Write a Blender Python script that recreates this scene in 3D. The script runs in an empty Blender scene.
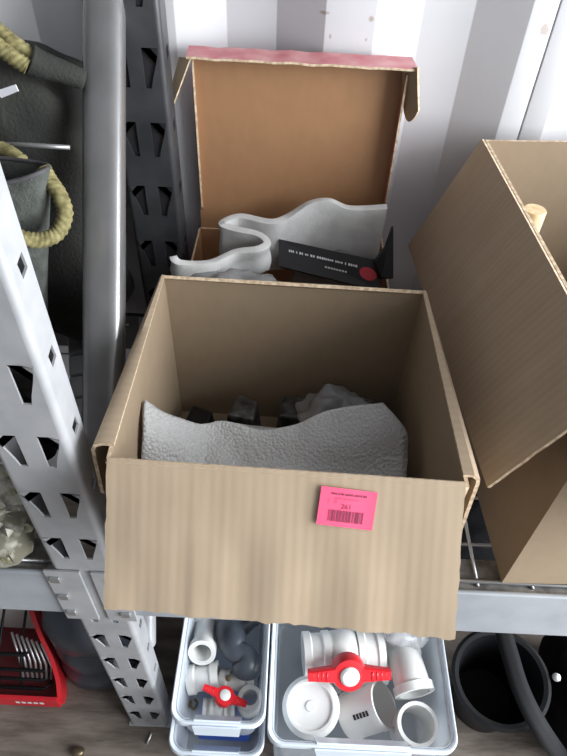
import bpy, bmesh, math, random
from mathutils import Vector, Matrix, noise

# ------------------------------------------------------------------ camera
S = bpy.context.scene
COL = S.collection
F, CX, CY, CAMH = 611.0, 283.5, 378.0, 1.48
NX, NY = 255.0, 970.0                      # vanishing point of the plumb lines
_d = Vector((NX-CX, -(NY-CY), -F)).normalized()
_up = -_d
_v = Vector((0, 0, -1))
_fw = (_v - _up*_v.dot(_up)).normalized()
_rt = _fw.cross(_up)
RM = Matrix((_rt, _fw, _up))               # camera -> world
CAM = Vector((0, 0, CAMH))
cam = bpy.data.cameras.new('camera')
camo = bpy.data.objects.new('camera', cam)
COL.objects.link(camo)
cam.sensor_fit = 'VERTICAL'; cam.sensor_height = 36.0; cam.lens = F/756*36
cam.clip_start = .02
camo.matrix_world = Matrix.Translation(CAM) @ RM.to_4x4()
S.camera = camo

def ray(x, y): return RM @ Vector((x-CX, -(y-CY), -F))
def pz(x, y, z): r = ray(x, y); return CAM + r*((z-CAMH)/r.z)
def py(x, y, Y): r = ray(x, y); return CAM + r*(Y/r.y)
def px(x, y, X): r = ray(x, y); return CAM + r*(X/r.x)
def pplane(x, y, p, n):
    r = ray(x, y); return CAM + r*((Vector(p)-CAM).dot(n)/r.dot(n))

# ------------------------------------------------------------------ world, daylight, exposure
w = bpy.data.worlds.new('world'); S.world = w; w.use_nodes = True
bg = w.node_tree.nodes['Background']
bg.inputs[0].default_value = (.80, .90, 1.0, 1); bg.inputs[1].default_value = .6

def area(name, loc, target, sx, sy, power, color):
    l = bpy.data.lights.new(name, 'AREA'); l.shape = 'RECTANGLE'; l.size = sx; l.size_y = sy
    l.energy = power; l.color = color
    o = bpy.data.objects.new(name, l); COL.objects.link(o); o.location = loc
    o.rotation_euler = (Vector(target)-Vector(loc)).to_track_quat('-Z', 'Y').to_euler()
    return o
# daylight coming in through the open container doors at the right-hand end
area('doorway_daylight', (2.05, -.25, 1.38), (0, .30, .85), 2.1, 2.0, 150, (.92, .965, 1.0))

S.view_settings.view_transform = 'Standard'
S.view_settings.look = 'None'
S.view_settings.exposure = .4
S.view_settings.gamma = 1.0
S.view_settings.use_curve_mapping = False

# ------------------------------------------------------------------ materials
def mat(name, col, rough=.7, metal=0., alpha=1., spec=.5, trans=0., sub=None):
    m = bpy.data.materials.new(name); m.use_nodes = True
    b = m.node_tree.nodes['Principled BSDF']
    b.inputs['Base Color'].default_value = (*col, 1)
    b.inputs['Roughness'].default_value = rough
    b.inputs['Metallic'].default_value = metal
    b.inputs['Alpha'].default_value = alpha
    b.inputs['Specular IOR Level'].default_value = spec
    b.inputs['Transmission Weight'].default_value = trans
    return m

def N(m, t, **kw):
    n = m.node_tree.nodes.new(t)
    for k, v in kw.items():
        if k.startswith('i_'): n.inputs[k[2:].replace('_', ' ')].default_value = v
        else: setattr(n, k, v)
    return n
def L(m, a, b): m.node_tree.links.new(a, b)
def BS(m): return m.node_tree.nodes['Principled BSDF']

def noisy(m, c1, c2, scale=20., detail=6, coord='Object', stretch=(1, 1, 1), lo=.35, hi=.65, bump=0., bscale=None):
    tc = N(m, 'ShaderNodeTexCoord'); mp = N(m, 'ShaderNodeMapping')
    mp.inputs['Scale'].default_value = stretch
    L(m, tc.outputs[coord], mp.inputs[0])
    n = N(m, 'ShaderNodeTexNoise', i_Scale=scale, i_Detail=detail); L(m, mp.outputs[0], n.inputs['Vector'])
    r = N(m, 'ShaderNodeValToRGB'); L(m, n.outputs[0], r.inputs[0])
    r.color_ramp.elements[0].position = lo; r.color_ramp.elements[1].position = hi
    r.color_ramp.elements[0].color = (*c1, 1); r.color_ramp.elements[1].color = (*c2, 1)
    L(m, r.outputs[0], BS(m).inputs['Base Color'])
    if bump:
        n2 = N(m, 'ShaderNodeTexNoise', i_Scale=bscale or scale*4, i_Detail=4); L(m, mp.outputs[0], n2.inputs['Vector'])
        b = N(m, 'ShaderNodeBump', i_Strength=bump, i_Distance=.004); L(m, n2.outputs[0], b.inputs['Height'])
        L(m, b.outputs[0], BS(m).inputs['Normal'])
    return m

def cardboard(name, c1, c2, flute=.5, period=.0085, rough=.8, spec=.3, streak=.06):
    """kraft board: blotchy fibre colour plus faint ribs of the fluting across UV.x (UV in metres)"""
    m = mat(name, c1, rough, spec=spec)
    uv = N(m, 'ShaderNodeTexCoord')
    mp = N(m, 'ShaderNodeMapping'); mp.inputs['Scale'].default_value = (1, streak, 1); L(m, uv.outputs['UV'], mp.inputs[0])
    n = N(m, 'ShaderNodeTexNoise', i_Scale=70., i_Detail=5.); L(m, mp.outputs[0], n.inputs['Vector'])
    n2 = N(m, 'ShaderNodeTexNoise', i_Scale=14., i_Detail=7.); L(m, uv.outputs['UV'], n2.inputs['Vector'])
    wv = N(m, 'ShaderNodeTexWave', wave_type='BANDS', bands_direction='X')
    wv.inputs['Scale'].default_value = 2*math.pi/period/20; wv.inputs['Distortion'].default_value = .6
    wv.inputs['Detail'].default_value = 1; wv.inputs['Detail Scale'].default_value = .5
    L(m, uv.outputs['UV'], wv.inputs['Vector'])
    a = N(m, 'ShaderNodeMath', operation='MULTIPLY'); a.inputs[1].default_value = .42; L(m, n.outputs[0], a.inputs[0])
    a2 = N(m, 'ShaderNodeMath', operation='MULTIPLY_ADD'); a2.inputs[1].default_value = .30
    L(m, n2.outputs[0], a2.inputs[0]); L(m, a.outputs[0], a2.inputs[2])
    a3 = N(m, 'ShaderNodeMath', operation='MULTIPLY_ADD'); a3.inputs[1].default_value = .14*flute
    L(m, wv.outputs['Fac'], a3.inputs[0]); L(m, a2.outputs[0], a3.inputs[2])
    r = N(m, 'ShaderNodeValToRGB'); L(m, a3.outputs[0], r.inputs[0])
    r.color_ramp.elements[0].position = .22; r.color_ramp.elements[1].position = .60
    r.color_ramp.elements[0].color = (*c2, 1); r.color_ramp.elements[1].color = (*c1, 1)
    L(m, r.outputs[0], BS(m).inputs['Base Color'])
    b = N(m, 'ShaderNodeBump', i_Strength=.35*flute+.05, i_Distance=.0012); L(m, a3.outputs[0], b.inputs['Height'])
    L(m, b.outputs[0], BS(m).inputs['Normal'])
    return m

M = {}
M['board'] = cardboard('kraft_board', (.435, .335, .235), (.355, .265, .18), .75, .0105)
M['board_shade'] = cardboard('kraft_board_shaded', (.32, .24, .162), (.275, .203, .134), 0, .0085, streak=.5)  # smooth board, with the shade inside the boxes darkened into its colour
M['board_edge'] = noisy(mat('kraft_board_edge', (.6, .45, .3), .9), (.42, .29, .18), (.70, .56, .40), 160)
M['lid_in'] = cardboard('mailer_board_inside', (.42, .225, .115), (.35, .185, .092), 0, .004, .42, .5, .5)
M['red_print'] = noisy(mat('red_printed_board', (.5, .08, .1), .45), (.50, .13, .15), (.62, .30, .30), 30)
M['wall'] = mat('painted_container_steel', (.72, .71, .72), .38)
M['floor'] = noisy(mat('worn_plywood_floor', (.14, .11, .09), .8), (.10, .078, .062), (.20, .165, .14), 9, 8, stretch=(1, 4, 1), bump=.4)
M['ceiling'] = mat('container_ceiling', (.26, .26, .265), .7)
M['galv'] = noisy(mat('grey_painted_steel', (.5, .5, .51), .40, .1), (.33, .335, .345), (.40, .40, .41), 25, 5)
M['beam'] = noisy(mat('blue_grey_painted_beam', (.35, .37, .40), .45, .1), (.33, .35, .38), (.40, .42, .45), 18, 5)
M['tube'] = noisy(mat('grey_brace_steel', (.2, .19, .19), .27, .6), (.24, .235, .23), (.31, .30, .30), 14, 6, stretch=(1, 1, .4))
M['shade_steel'] = noisy(mat('shade_darkened_steel', (.07, .07, .075), .42, .5), (.055, .055, .06), (.09, .09, .095), 16)  # shade on the rear post is put into this darker steel
M['zinc'] = mat('zinc_wire', (.5, .5, .5), .35, .8)
M['zincsheet'] = noisy(mat('spangled_zinc', (.32, .31, .31), .35, .6), (.22, .215, .21), (.42, .41, .40), 60, 3)
M['foam'] = noisy(mat('white_foam', (.8, .79, .77), .9), (.58, .57, .56), (.67, .66, .645), 40, 4, bump=.2, bscale=300)
M['bubble'] = mat('bubble_wrap', (.45, .44, .43), .42, alpha=.93)
M['clear'] = mat('clear_plastic', (.62, .63, .65), .15, alpha=.38)
M['haze'] = mat('hazy_plastic_bag', (.30, .30, .30), .2, alpha=.72)
M['black'] = mat('black_plastic', (.006, .006, .007), .5, spec=.25)
M['blackcloth'] = noisy(mat('black_cloth', (.01, .01, .011), .9, spec=.15), (.005, .005, .006), (.011, .011, .012), 30, bump=.4)
M['blackmatte'] = mat('black_print', (.02, .018, .02), .55)
M['white_print'] = mat('white_print', (.75, .75, .75), .6)
M['red_spot'] = mat('red_print_spot', (.55, .04, .06), .5)
M['pink'] = mat('fluorescent_pink_paper', (.88, .095, .20), .6)
M['ink'] = mat('sticker_ink', (.22, .03, .08), .6)
M['faint_ink'] = mat('faint_sticker_ink', (.62, .08, .18), .6)
M['wood'] = noisy(mat('pale_wood', (.72, .52, .28), .6), (.62, .43, .22), (.80, .60, .36), 30, stretch=(4, 4, .5))
M['bag'] = noisy(mat('dark_olive_canvas', (.05, .05, .043), .9), (.012, .012, .0105), (.027, .027, .022), 14, 8, bump=.5, bscale=220)
M['bag_trim'] = noisy(mat('grey_canvas_trim', (.10, .09, .10), .85), (.05, .045, .05), (.09, .085, .09), 40)
M['bag_face'] = noisy(mat('grey_green_canvas', (.12, .125, .11), .9), (.05, .055, .048), (.085, .09, .08), 60, bump=.4, bscale=400)
M['rope'] = noisy(mat('olive_yellow_rope', (.30, .26, .11), .85), (.12, .10, .036), (.27, .235, .105), 120)
M['pale'] = noisy(mat('pale_grey_plastic', (.5, .52, .53), .5), (.44, .46, .47), (.56, .58, .59), 20)
M['tag'] = mat('white_tag', (.7, .7, .75), .5)
M['red'] = mat('red_card', (.62, .02, .03), .4)
M['darkred'] = mat('dark_red_card', (.16, .015, .02), .6)
M['whitecard'] = mat('off_white_card', (.62, .60, .56), .6)
M['slate'] = noisy(mat('slate_rubber', (.05, .06, .075), .36), (.045, .053, .07), (.07, .082, .10), 12)
M['bin'] = mat('frosted_bin_plastic', (.80, .87, .95), .25, alpha=.42)
M['bin_rim'] = mat('frosted_bin_rim', (.82, .89, .97), .22, alpha=.80)
M['pvc'] = mat('white_pvc', (.80, .80, .78), .28)
M['pvc_grey'] = mat('grey_pvc', (.55, .55, .53), .35)
M['valve_red'] = mat('red_valve_plastic', (.72, .02, .03), .32)
M['blue'] = mat('blue_plastic', (.02, .10, .55), .35)
M['brass'] = mat('dull_brass', (.20, .16, .10), .4, .8)
M['camo_cloth'] = noisy(mat('mottled_camouflage_cloth', (.4, .38, .3), .9), (.16, .15, .11), (.55, .53, .46), 38, 5, lo=.42, hi=.58)
M['leafstrip'] = noisy(mat('pale_camouflage_leaf', (.55, .53, .42), .8), (.30, .29, .15), (.66, .64, .58), 45, 3, lo=.4, hi=.6)
M['metalpart'] = noisy(mat('worn_dark_metal', (.08, .08, .08), .45, .6), (.04, .04, .04), (.15, .15, .145), 60)
M['greyblk'] = mat('black_rubber_rim', (.012, .012, .013), .7, spec=.15)
M['seam'] = mat('dark_seam', (.06, .06, .06), .8)

# container wall: white paint with a few rust scars (fixed places, shape of their own)
def wall_material():
    m = M['wall']
    geo = N(m, 'ShaderNodeNewGeometry')
    base = N(m, 'ShaderNodeTexNoise', i_Scale=3., i_Detail=6.); L(m, geo.outputs['Position'], base.inputs['Vector'])
    r = N(m, 'ShaderNodeValToRGB'); L(m, base.outputs[0], r.inputs[0])
    r.color_ramp.elements[0].position = .3; r.color_ramp.elements[1].position = .7
    r.color_ramp.elements[0].color = (.51, .50, .515, 1); r.color_ramp.elements[1].color = (.60, .59, .605, 1)
    prev = r.outputs[0]
    nz = N(m, 'ShaderNodeTexNoise', i_Scale=90., i_Detail=6.); L(m, geo.outputs['Position'], nz.inputs['Vector'])
    for (c, sc) in ((py(324, 13, .96), (110, 20, 420)), (py(372, 19, .96), (260, 20, 260)), (py(366, 40, .96), (380, 20, 300)),
                    (py(543, 31, .96), (130, 20, 90)), (py(330, 36, .96), (500, 20, 300))):
        s = N(m, 'ShaderNodeVectorMath', operation='SUBTRACT'); L(m, geo.outputs['Position'], s.inputs[0]); s.inputs[1].default_value = c
        k = N(m, 'ShaderNodeVectorMath', operation='MULTIPLY'); L(m, s.outputs[0], k.inputs[0]); k.inputs[1].default_value = sc
        ln = N(m, 'ShaderNodeVectorMath', operation='LENGTH'); L(m, k.outputs[0], ln.inputs[0])
        ad = N(m, 'ShaderNodeMath', operation='MULTIPLY_ADD'); L(m, nz.outputs[0], ad.inputs[0]); ad.inputs[1].default_value = 2.6; L(m, ln.outputs['Value'], ad.inputs[2])
        st = N(m, 'ShaderNodeMapRange'); L(m, ad.outputs[0], st.inputs[0])
        st.inputs[1].default_value = 1.75; st.inputs[2].default_value = 2.25; st.inputs[3].default_value = .6; st.inputs[4].default_value = 0
        mx = N(m, 'ShaderNodeMix', data_type='RGBA'); L(m, st.outputs[0], mx.inputs[0]); L(m, prev, mx.inputs[6])
        mx.inputs[7].default_value = (.28, .19, .13, 1); prev = mx.outputs[2]
    L(m, prev, BS(m).inputs['Base Color'])
wall_material()
# bubble wrap bump
_m = M['bubble']; _tc = N(_m, 'ShaderNodeTexCoord'); _vo = N(_m, 'ShaderNodeTexVoronoi', i_Scale=260.)
L(_m, _tc.outputs['Object'], _vo.inputs['Vector'])
_b = N(_m, 'ShaderNodeBump', i_Strength=.55, i_Distance=.003); _b.invert = True
L(_m, _vo.outputs['Distance'], _b.inputs['Height']); L(_m, _b.outputs[0], BS(_m).inputs['Normal'])

# ------------------------------------------------------------------ helpers
ORG = {}
def empty(name, loc, label=None, cat=None, group=None):
    o = bpy.data.objects.new(name, None); COL.objects.link(o); o.location = loc; o.empty_display_size = .05
    ORG[o.name] = Vector(loc)
    if label: tag(o, label, cat, group)
    return o
def tag(o, label, cat, group=None):
    o['label'] = label; o['category'] = cat
    if group: o['group'] = group
    return o
def gorg(o):
    return ORG.get(o.name, Vector((0, 0, 0))) if o else Vector((0, 0, 0))

def mesh(name, verts, faces, mats, parent=None, origin=None, uvs=None, fmat=None, smooth=False, label=None):
    """one mesh object from WORLD coordinates"""
    if not isinstance(mats, (list, tuple)): mats = [mats]
    po = gorg(parent)
    org = Vector(origin) if origin is not None else (po if parent else Vector((0, 0, 0)))
    me = bpy.data.meshes.new(name)
    me.from_pydata([tuple(Vector(v)-org) for v in verts], [], faces)
    for m in mats: me.materials.append(M[m] if isinstance(m, str) else m)
    if uvs:
        ul = me.uv_layers.new(name='UVMap')
        for lp in me.loops: ul.data[lp.index].uv = uvs[lp.vertex_index]
    if fmat:
        for p, k in zip(me.polygons, fmat): p.material_index = k
    if smooth:
        for p in me.polygons: p.use_smooth = True
    me.validate(); me.update()
    o = bpy.data.objects.new(name, me); COL.objects.link(o)
    if parent: o.parent = parent; o.location = org-po
    else: o.location = org
    ORG[o.name] = org
    if label: o['label'] = label
    return o

def fix_normals(o):
    bm = bmesh.new(); bm.from_mesh(o.data)
    bmesh.ops.recalc_face_normals(bm, faces=bm.faces); bm.to_mesh(o.data); bm.free(); return o

def boxgeo(x0, x1, y0, y1, z0, z1):
    v = [(x, y, z) for z in (z0, z1) for y in (y0, y1) for x in (x0, x1)]
    f = [(0, 2, 3, 1), (4, 5, 7, 6), (0, 1, 5, 4), (2, 6, 7, 3), (0, 4, 6, 2), (1, 3, 7, 5)]
    return v, f
def box(name, x0, x1, y0, y1, z0, z1, m, parent=None, bevel=0, origin=None, label=None):
    v, f = boxgeo(x0, x1, y0, y1, z0, z1)
    o = mesh(name, v, f, m, parent, origin, label=label)
    if bevel:
        b = o.modifiers.new('bevel', 'BEVEL'); b.width = bevel; b.segments = 3
    return o

def nz(p, s=1.): return noise.noise(Vector(p)*s)

def patch(name, p00, p10, p11, p01, mats, parent=None, nu=10, nv=10, th=.004, disp=None, rag=0., ragu=0., seed=0,
          fn=None, origin=None, label=None, smooth=True):
    """sheet of board between four corners; p00-p10 is the fold (u), v runs to the free edge; mats = [face, back, edge]"""
    p00, p10, p11, p01 = map(Vector, (p00, p10, p11, p01))
    n0 = (p10-p00).cross(p01-p00).normalized()
    W = ((p10-p00).length+(p11-p01).length)/2; H = ((p01-p00).length+(p11-p10).length)/2
    A = []; B = []; uv = []
    for j in range(nv+1):
        for i in range(nu+1):
            u, v = i/nu, j/nv
            uu, vv = u, v
            if rag and j == nv: vv += rag/H*nz((u*40+seed, seed*3.1, 0))
            if ragu and i == 0: uu -= ragu/W*nz((v*30+seed, 5.2, 1))
            if ragu and i == nu: uu += ragu/W*nz((v*30+seed, 9.2, 2))
            p = fn(uu, vv) if fn else (p00*(1-uu)+p10*uu)*(1-vv)+(p01*(1-uu)+p11*uu)*vv
            if disp: p = p+n0*disp(u, v)
            A.append(p); uv.append((uu*W+seed*.37, vv*H+seed*.21))
    nw = nu+1
    def nor(i, j):
        a = A[j*nw+min(i+1, nu)]-A[j*nw+max(i-1, 0)]; b = A[min(j+1, nv)*nw+i]-A[max(j-1, 0)*nw+i]
        n = a.cross(b); return n.normalized() if n.length > 0 else n0
    for j in range(nv+1):
        for i in range(nu+1): B.append(A[j*nw+i]-nor(i, j)*th)
    nA = len(A); faces = []; fm = []
    for j in range(nv):
        for i in range(nu):
            a = j*nw+i; q = (a, a+1, a+1+nw, a+nw)
            faces.append(q); fm.append(0)
            faces.append(tuple(nA+k for k in reversed(q))); fm.append(1)
    def side(a, b): faces.append((b, a, a+nA, b+nA)); fm.append(2)
    for i in range(nu): side(i, i+1); side((nv)*nw+i+1, nv*nw+i)
    for j in range(nv): side((j+1)*nw, j*nw); side(j*nw+nu, (j+1)*nw+nu)
    if len(mats) == 2: mats = [mats[0], mats[1], 'board_edge']
    o = mesh(name, A+B, faces, mats, parent, origin, uv+uv, fm, label=label)
    if smooth:
        for p in o.data.polygons: p.use_smooth = p.material_index < 2
        for e in o.data.edges: pass
        o.data.set_sharp_from_angle(angle=math.radians(40))
    return o

def frame_of(path, k, closed=False):
    n = len(path)
    a = path[(k-1) % n] if (closed or k > 0) else path[k]; b = path[(k+1) % n] if (closed or k < n-1) else path[k]
    return (b-a).normalized()
def tubegeo(path, r, seg=10, closed=False, caps=True, twist=None):
    path = [Vector(p) for p in path]; n = len(path)
    rr = r if callable(r) else (lambda t: r)
    t0 = frame_of(path, 0, closed); ref = Vector((0, 0, 1)) if abs(t0.z) < .9 else Vector((1, 0, 0))
    x = (ref-t0*ref.dot(t0)).normalized(); V = []; Fc = []
    for k in range(n):
        t = frame_of(path, k, closed); x = (x-t*x.dot(t)).normalized(); y = t.cross(x)
        for s in range(seg):
            a = 2*math.pi*s/seg; rad = rr(k/max(1, n-1))
            if twist: rad *= twist(k/max(1, n-1), a)
            V.append(path[k]+x*math.cos(a)*rad+y*math.sin(a)*rad)
    m = n if closed else n-1
    for k in range(m):
        for s in range(seg):
            a = k*seg+s; b = k*seg+(s+1) % seg; c = ((k+1) % n)*seg+(s+1) % seg; d = ((k+1) % n)*seg+s
            Fc.append((a, b, c, d))
    if caps and not closed:
        Fc.append(tuple(reversed(range(seg)))); Fc.append(tuple(range((n-1)*seg, n*seg)))
    return V, Fc
def tube(name, path, r, m, parent=None, seg=10, closed=False, origin=None, twist=None, label=None):
    v, f = tubegeo(path, r, seg, closed, True, twist)
    return mesh(name, v, f, m, parent, origin, smooth=True, label=label) if seg > 4 else mesh(name, v, f, m, parent, origin, label=label)
def spline(pts, n=8, closed=False):
    pts = [Vector(p) for p in pts]; out = []; k = len(pts)
    rng = k if closed else k-1
    for i in range(rng):
        g = lambda j: pts[j % k] if closed else pts[max(0, min(k-1, j))]
        p0, p1, p2, p3 = g(i-1), g(i), g(i+1), g(i+2)
        for s in range(n):
            t = s/n
            out.append(.5*((2*p1)+(p2-p0)*t+(2*p0-5*p1+4*p2-p3)*t*t+(3*p1-p0-3*p2+p3)*t**3))
    if not closed: out.append(pts[-1])
    return out
def lathegeo(prof, base, axis, seg=28, wob=None):
    axis = Vector(axis).normalized(); base = Vector(base)
    ref = Vector((0, 0, 1)) if abs(axis.z) < .9 else Vector((1, 0, 0))
    x = (ref-axis*ref.dot(axis)).normalized(); y = axis.cross(x)
    V = []; Fc = []
    for (r, h) in prof:
        for s in range(seg):
            a = 2*math.pi*s/seg; q = r*(wob(a, h) if wob else 1)
            V.append(base+axis*h+x*math.cos(a)*q+y*math.sin(a)*q)
    for k in range(len(prof)-1):
        for s in range(seg):
            Fc.append((k*seg+s, k*seg+(s+1) % seg, (k+1)*seg+(s+1) % seg, (k+1)*seg+s))
    if prof[0][0] > 1e-5: Fc.append(tuple(reversed(range(seg))))
    if prof[-1][0] > 1e-5: Fc.append(tuple(range((len(prof)-1)*seg, len(prof)*seg)))
    return V, Fc
def lathe(name, prof, base, axis, m, parent=None, seg=28, origin=None, wob=None, capends=True, label=None, sharp=35):
    v, f = lathegeo(prof, base, axis, seg, wob)
    if not capends: f = [q for q in f if len(q) == 4]
    o = mesh(name, v, f, m, parent, origin, smooth=True, label=label)
    o.data.set_sharp_from_angle(angle=math.radians(sharp)); return o
def soft(name, c, rx, ry, rz, m, parent=None, e=.5, nu=40, nv=24, amp=.01, sc=8., seed=0, origin=None, fn=None, label=None):
    """soft lumpy bag shape (superellipsoid with folds)"""
    c = Vector(c); V = []; Fc = []
    sp = lambda w, p: math.copysign(abs(w)**p, w)
    for j in range(nv+1):
        ph = -math.pi/2+math.pi*j/nv
        for i in range(nu):
            th = 2*math.pi*i/nu
            p = Vector((rx*sp(math.cos(ph), e)*sp(math.cos(th), e), ry*sp(math.cos(ph), e)*sp(math.sin(th), e), rz*sp(math.sin(ph), e)))
            q = p+c; d = nz(q+Vector((seed, seed, 0)), sc)*amp+nz(q+Vector((0, seed, 3)), sc*2.7)*amp*.5
            p = p+p.normalized()*d
            if fn: p = fn(p)
            V.append(c+p)
    for j in range(nv):
        for i in range(nu): Fc.append((j*nu+i, j*nu+(i+1) % nu, (j+1)*nu+(i+1) % nu, (j+1)*nu+i))
    o = mesh(name, V, Fc, m, parent, origin, smooth=True, label=label)
    bm = bmesh.new(); bm.from_mesh(o.data); bmesh.ops.remove_doubles(bm, verts=bm.verts, dist=1e-5)
    bmesh.ops.recalc_face_normals(bm, faces=bm.faces); bm.to_mesh(o.data); bm.free()
    return o
def copytree(o, parent=None, loc=None):
    c = o.copy(); COL.objects.link(c)
    if parent: c.parent = parent
    if loc is not None: c.location = loc
    for ch in [k for k in o.children]: copytree(ch, c)
    return c
def struct(o): o['kind'] = 'structure'; return o

# ------------------------------------------------------------------ the container shell
YP, YR, PITCH = .96, .995, .283
prof = []
for k in range(-10, 7):
    o_ = k*PITCH
    prof += [(.0346+o_, YP), (.105+o_, YP), (.175+o_, YR), (.248+o_, YR)]
    if k == 1:     # sheet joint on this rib
        xs = .353; prof[-4:] = [(.0346+o_, YP), (xs-.0011, YP), (xs-.0011, YP+.006), (xs+.0011, YP+.006), (xs+.0011, YP), (.105+o_, YP), (.175+o_, YR), (.248+o_, YR)]
def corrugated(name, prof, z0, z1, m):
    n = len(prof); V = [(x, y, z0) for x, y in prof]+[(x, y, z1) for x, y in prof]
    V += [(x, max(y, prof[0][1])+.06 if prof[0][1] > 0 else y-.06, z0) for x, y in (prof[0], prof[-1])]
    Fc = [(i, i+1, n+i+1, n+i) for i in range(n-1)]
    o = mesh(name, V[:2*n], Fc, m)
    s = o.modifiers.new('thick', 'SOLIDIFY'); s.thickness = .004; s.offset = -1
    b = o.modifiers.new('bevel', 'BEVEL'); b.width = .006; b.segments = 3; b.limit_method = 'ANGLE'; b.angle_limit = math.radians(25); b.use_clamp_overlap = True
    for p in o.data.polygons: p.use_smooth = True
    o.data.set_sharp_from_angle(angle=math.radians(60))
    return o
struct(corrugated('wall_back', prof, -.005, 2.42, 'wall'))
struct(box('floor', -2.9, 3.2, -1.45, 1.05, -.04, 0, 'floor'))
struct(box('ceiling', -2.9, 2.12, -1.45, 1.05, 2.42, 2.46, 'ceiling'))
struct(box('wall_front', -2.9, 2.12, -1.45, -1.40, 0, 2.42, 'ceiling'))
struct(box('wall_left', -2.9, -2.85, -1.40, 1.05, 0, 2.42, 'ceiling'))

# ------------------------------------------------------------------ shelving rack
rack = empty('shelving_rack', (-.2525, .39, 0), 'grey slotted steel shelving rack with wire decks along the corrugated wall', 'shelving rack')
XL, XR, YF, DEPTH, RB = -.293, -.212, .371, .041, .007
XC = (XL+XR)/2
def upright_mesh(z0, ncell):
    """C-section post: web with mirrored tapered slots, flanges with lozenge holes (pitch 0.1 m)"""
    V = []; Fc = []
    hw = (XR-XL)/2-RB
    def cellfill(w0, w1, holes, mp):
        bm = bmesh.new(); es = []
        def loop(pts):
            vs = [bm.verts.new((a, b, 0)) for a, b in pts]
            for i in range(len(vs)): es.append(bm.edges.new((vs[i], vs[(i+1) % len(vs)])))
        loop([(w0, 0), (w1, 0), (w1, .1), (w0, .1)])
        for h in holes: loop(h)
        bmesh.ops.triangle_fill(bm, use_beauty=True, use_dissolve=False, edges=es)
        bm.verts.index_update()
        vs = [(v.co.x, v.co.y) for v in bm.verts]; fs = [tuple(v.index for v in f.verts) for f in bm.faces]
        bm.free()
        for c in range(ncell):
            b = len(V)
            V.extend(mp(a, z0+c*.1+t) for a, t in vs); Fc.extend(tuple(b+k for k in f) for f in fs)
    zt = .097                                  # slot top inside the cell
    R_ = [(.0105, zt), (.034, zt), (.0285, zt-.020), (.0225, zt-.038), (.0190, zt-.052), (.0105, zt-.052)]
    Lh = [(-a, b) for a, b in R_]
    hole = [(.018-.0075, .0925), (.018+.0055, .0955), (.018+.0075, .0795), (.018-.0055, .0765)]
    hole = [(a-.004, b+.0) for a, b in hole]
    cellfill(-hw, hw, [R_, Lh], lambda a, t: (XC+a, YF, t))
    fd = DEPTH-RB
    cellfill(0, fd, [[(a+.004, b) for a, b in hole]], lambda a, t: (XR, YF+RB+a, t))
    cellfill(0, fd, [[(a+.004, b) for a, b in hole]], lambda a, t: (XL, YF+RB+a, t))
    ns = 6
    for c in range(ncell):
        za, zb = z0+c*.1, z0+c*.1+.1
        for sgn, xc in ((1, XR-RB), (-1, XL+RB)):
            b = len(V)
            for k in range(ns+1):
                a = k/ns*math.pi/2
                x, y = xc+sgn*RB*math.sin(a), YF+RB-RB*math.cos(a)
                V.extend([(x, y, za), (x, y, zb)])
            for k in range(ns): Fc.append((b+2*k, b+2*k+2, b+2*k+3, b+2*k+1))
            xe = XR if sgn > 0 else XL; b = len(V)   # return lip
            for (x, y) in ((xe, YF+DEPTH), (xe-sgn*.012, YF+DEPTH)): V.extend([(x, y, za), (x, y, zb)])
            Fc.append((b, b+2, b+3, b+1))
    return V, Fc
v, f = upright_mesh(0.0, 24)
up = mesh('upright', v, f, 'galv', rack)
bm = bmesh.new(); bm.from_mesh(up.data); bmesh.ops.remove_doubles(bm, verts=bm.verts, dist=1e-5); bmesh.ops.recalc_face_normals(bm, faces=bm.faces); bm.to_mesh(up.data); bm.free()
for p in up.data.polygons: p.use_smooth = True
up.data.set_sharp_from_angle(angle=math.radians(35))
so = up.modifiers.new('thick', 'SOLIDIFY'); so.thickness = .0024; so.offset = -1
for p in up.data.polygons:
    if max(abs(c_) for c_ in p.normal) > .999: p.use_smooth = False
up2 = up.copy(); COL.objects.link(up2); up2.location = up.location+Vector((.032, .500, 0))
up2['label'] = 'rear post with its shadow put into a dark steel colour'
up2.data = up.data.copy(); up2.data.materials.clear(); up2.data.materials.append(M['shade_steel'])
box('slot_shade_strip', XL+.032+.006, XR+.032-.006, YF+.5+.0045, YF+.5+.034, .01, 2.39, 'blackmatte', rack)  # dark strip added behind the rear slots to keep them dim
# foot plate under each post
for (dx, dy) in ((0, 0), (.032, .5)):
    box('foot_plate', XL-.004+dx, XR+.004+dx, YF-.002+dy, YF+DEPTH+.006+dy, 0, .003, 'galv', rack)
# diagonal braces between the posts
def brace(a, t, m, hw=.0258):
    d = Vector((-.048, .717, .695)).normalized(); a = Vector(a); e = a+d*t
    n = 26; path = [a+(e-a)*(i/n) for i in range(n+1)]
    sx = Vector((1, 0, 0)); sx = (sx-d*sx.dot(d)).normalized(); sn = d.cross(sx)
    seg = 28; V = []; Fc = []
    for p in path:
        for s in range(seg):
            th = 2*math.pi*s/seg; c, q = math.cos(th), math.sin(th)
            V.append(p+sx*math.copysign(abs(c)**.62, c)*hw+sn*math.copysign(abs(q)**.62, q)*.019)
    for k in range(n):
        for s in range(seg): Fc.append((k*seg+s, k*seg+(s+1) % seg, (k+1)*seg+(s+1) % seg, (k+1)*seg+s))
    Fc += [tuple(reversed(range(seg))), tuple(range(n*seg, (n+1)*seg))]
    o = mesh('diagonal_brace', V, Fc, m, rack, smooth=True); o.data.set_sharp_from_angle(angle=math.radians(50)); return o
brace((-.2225, .455, .838), .60, 'tube')
brace((-.226, .422, .325), .60, 'galv', .014)
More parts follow.
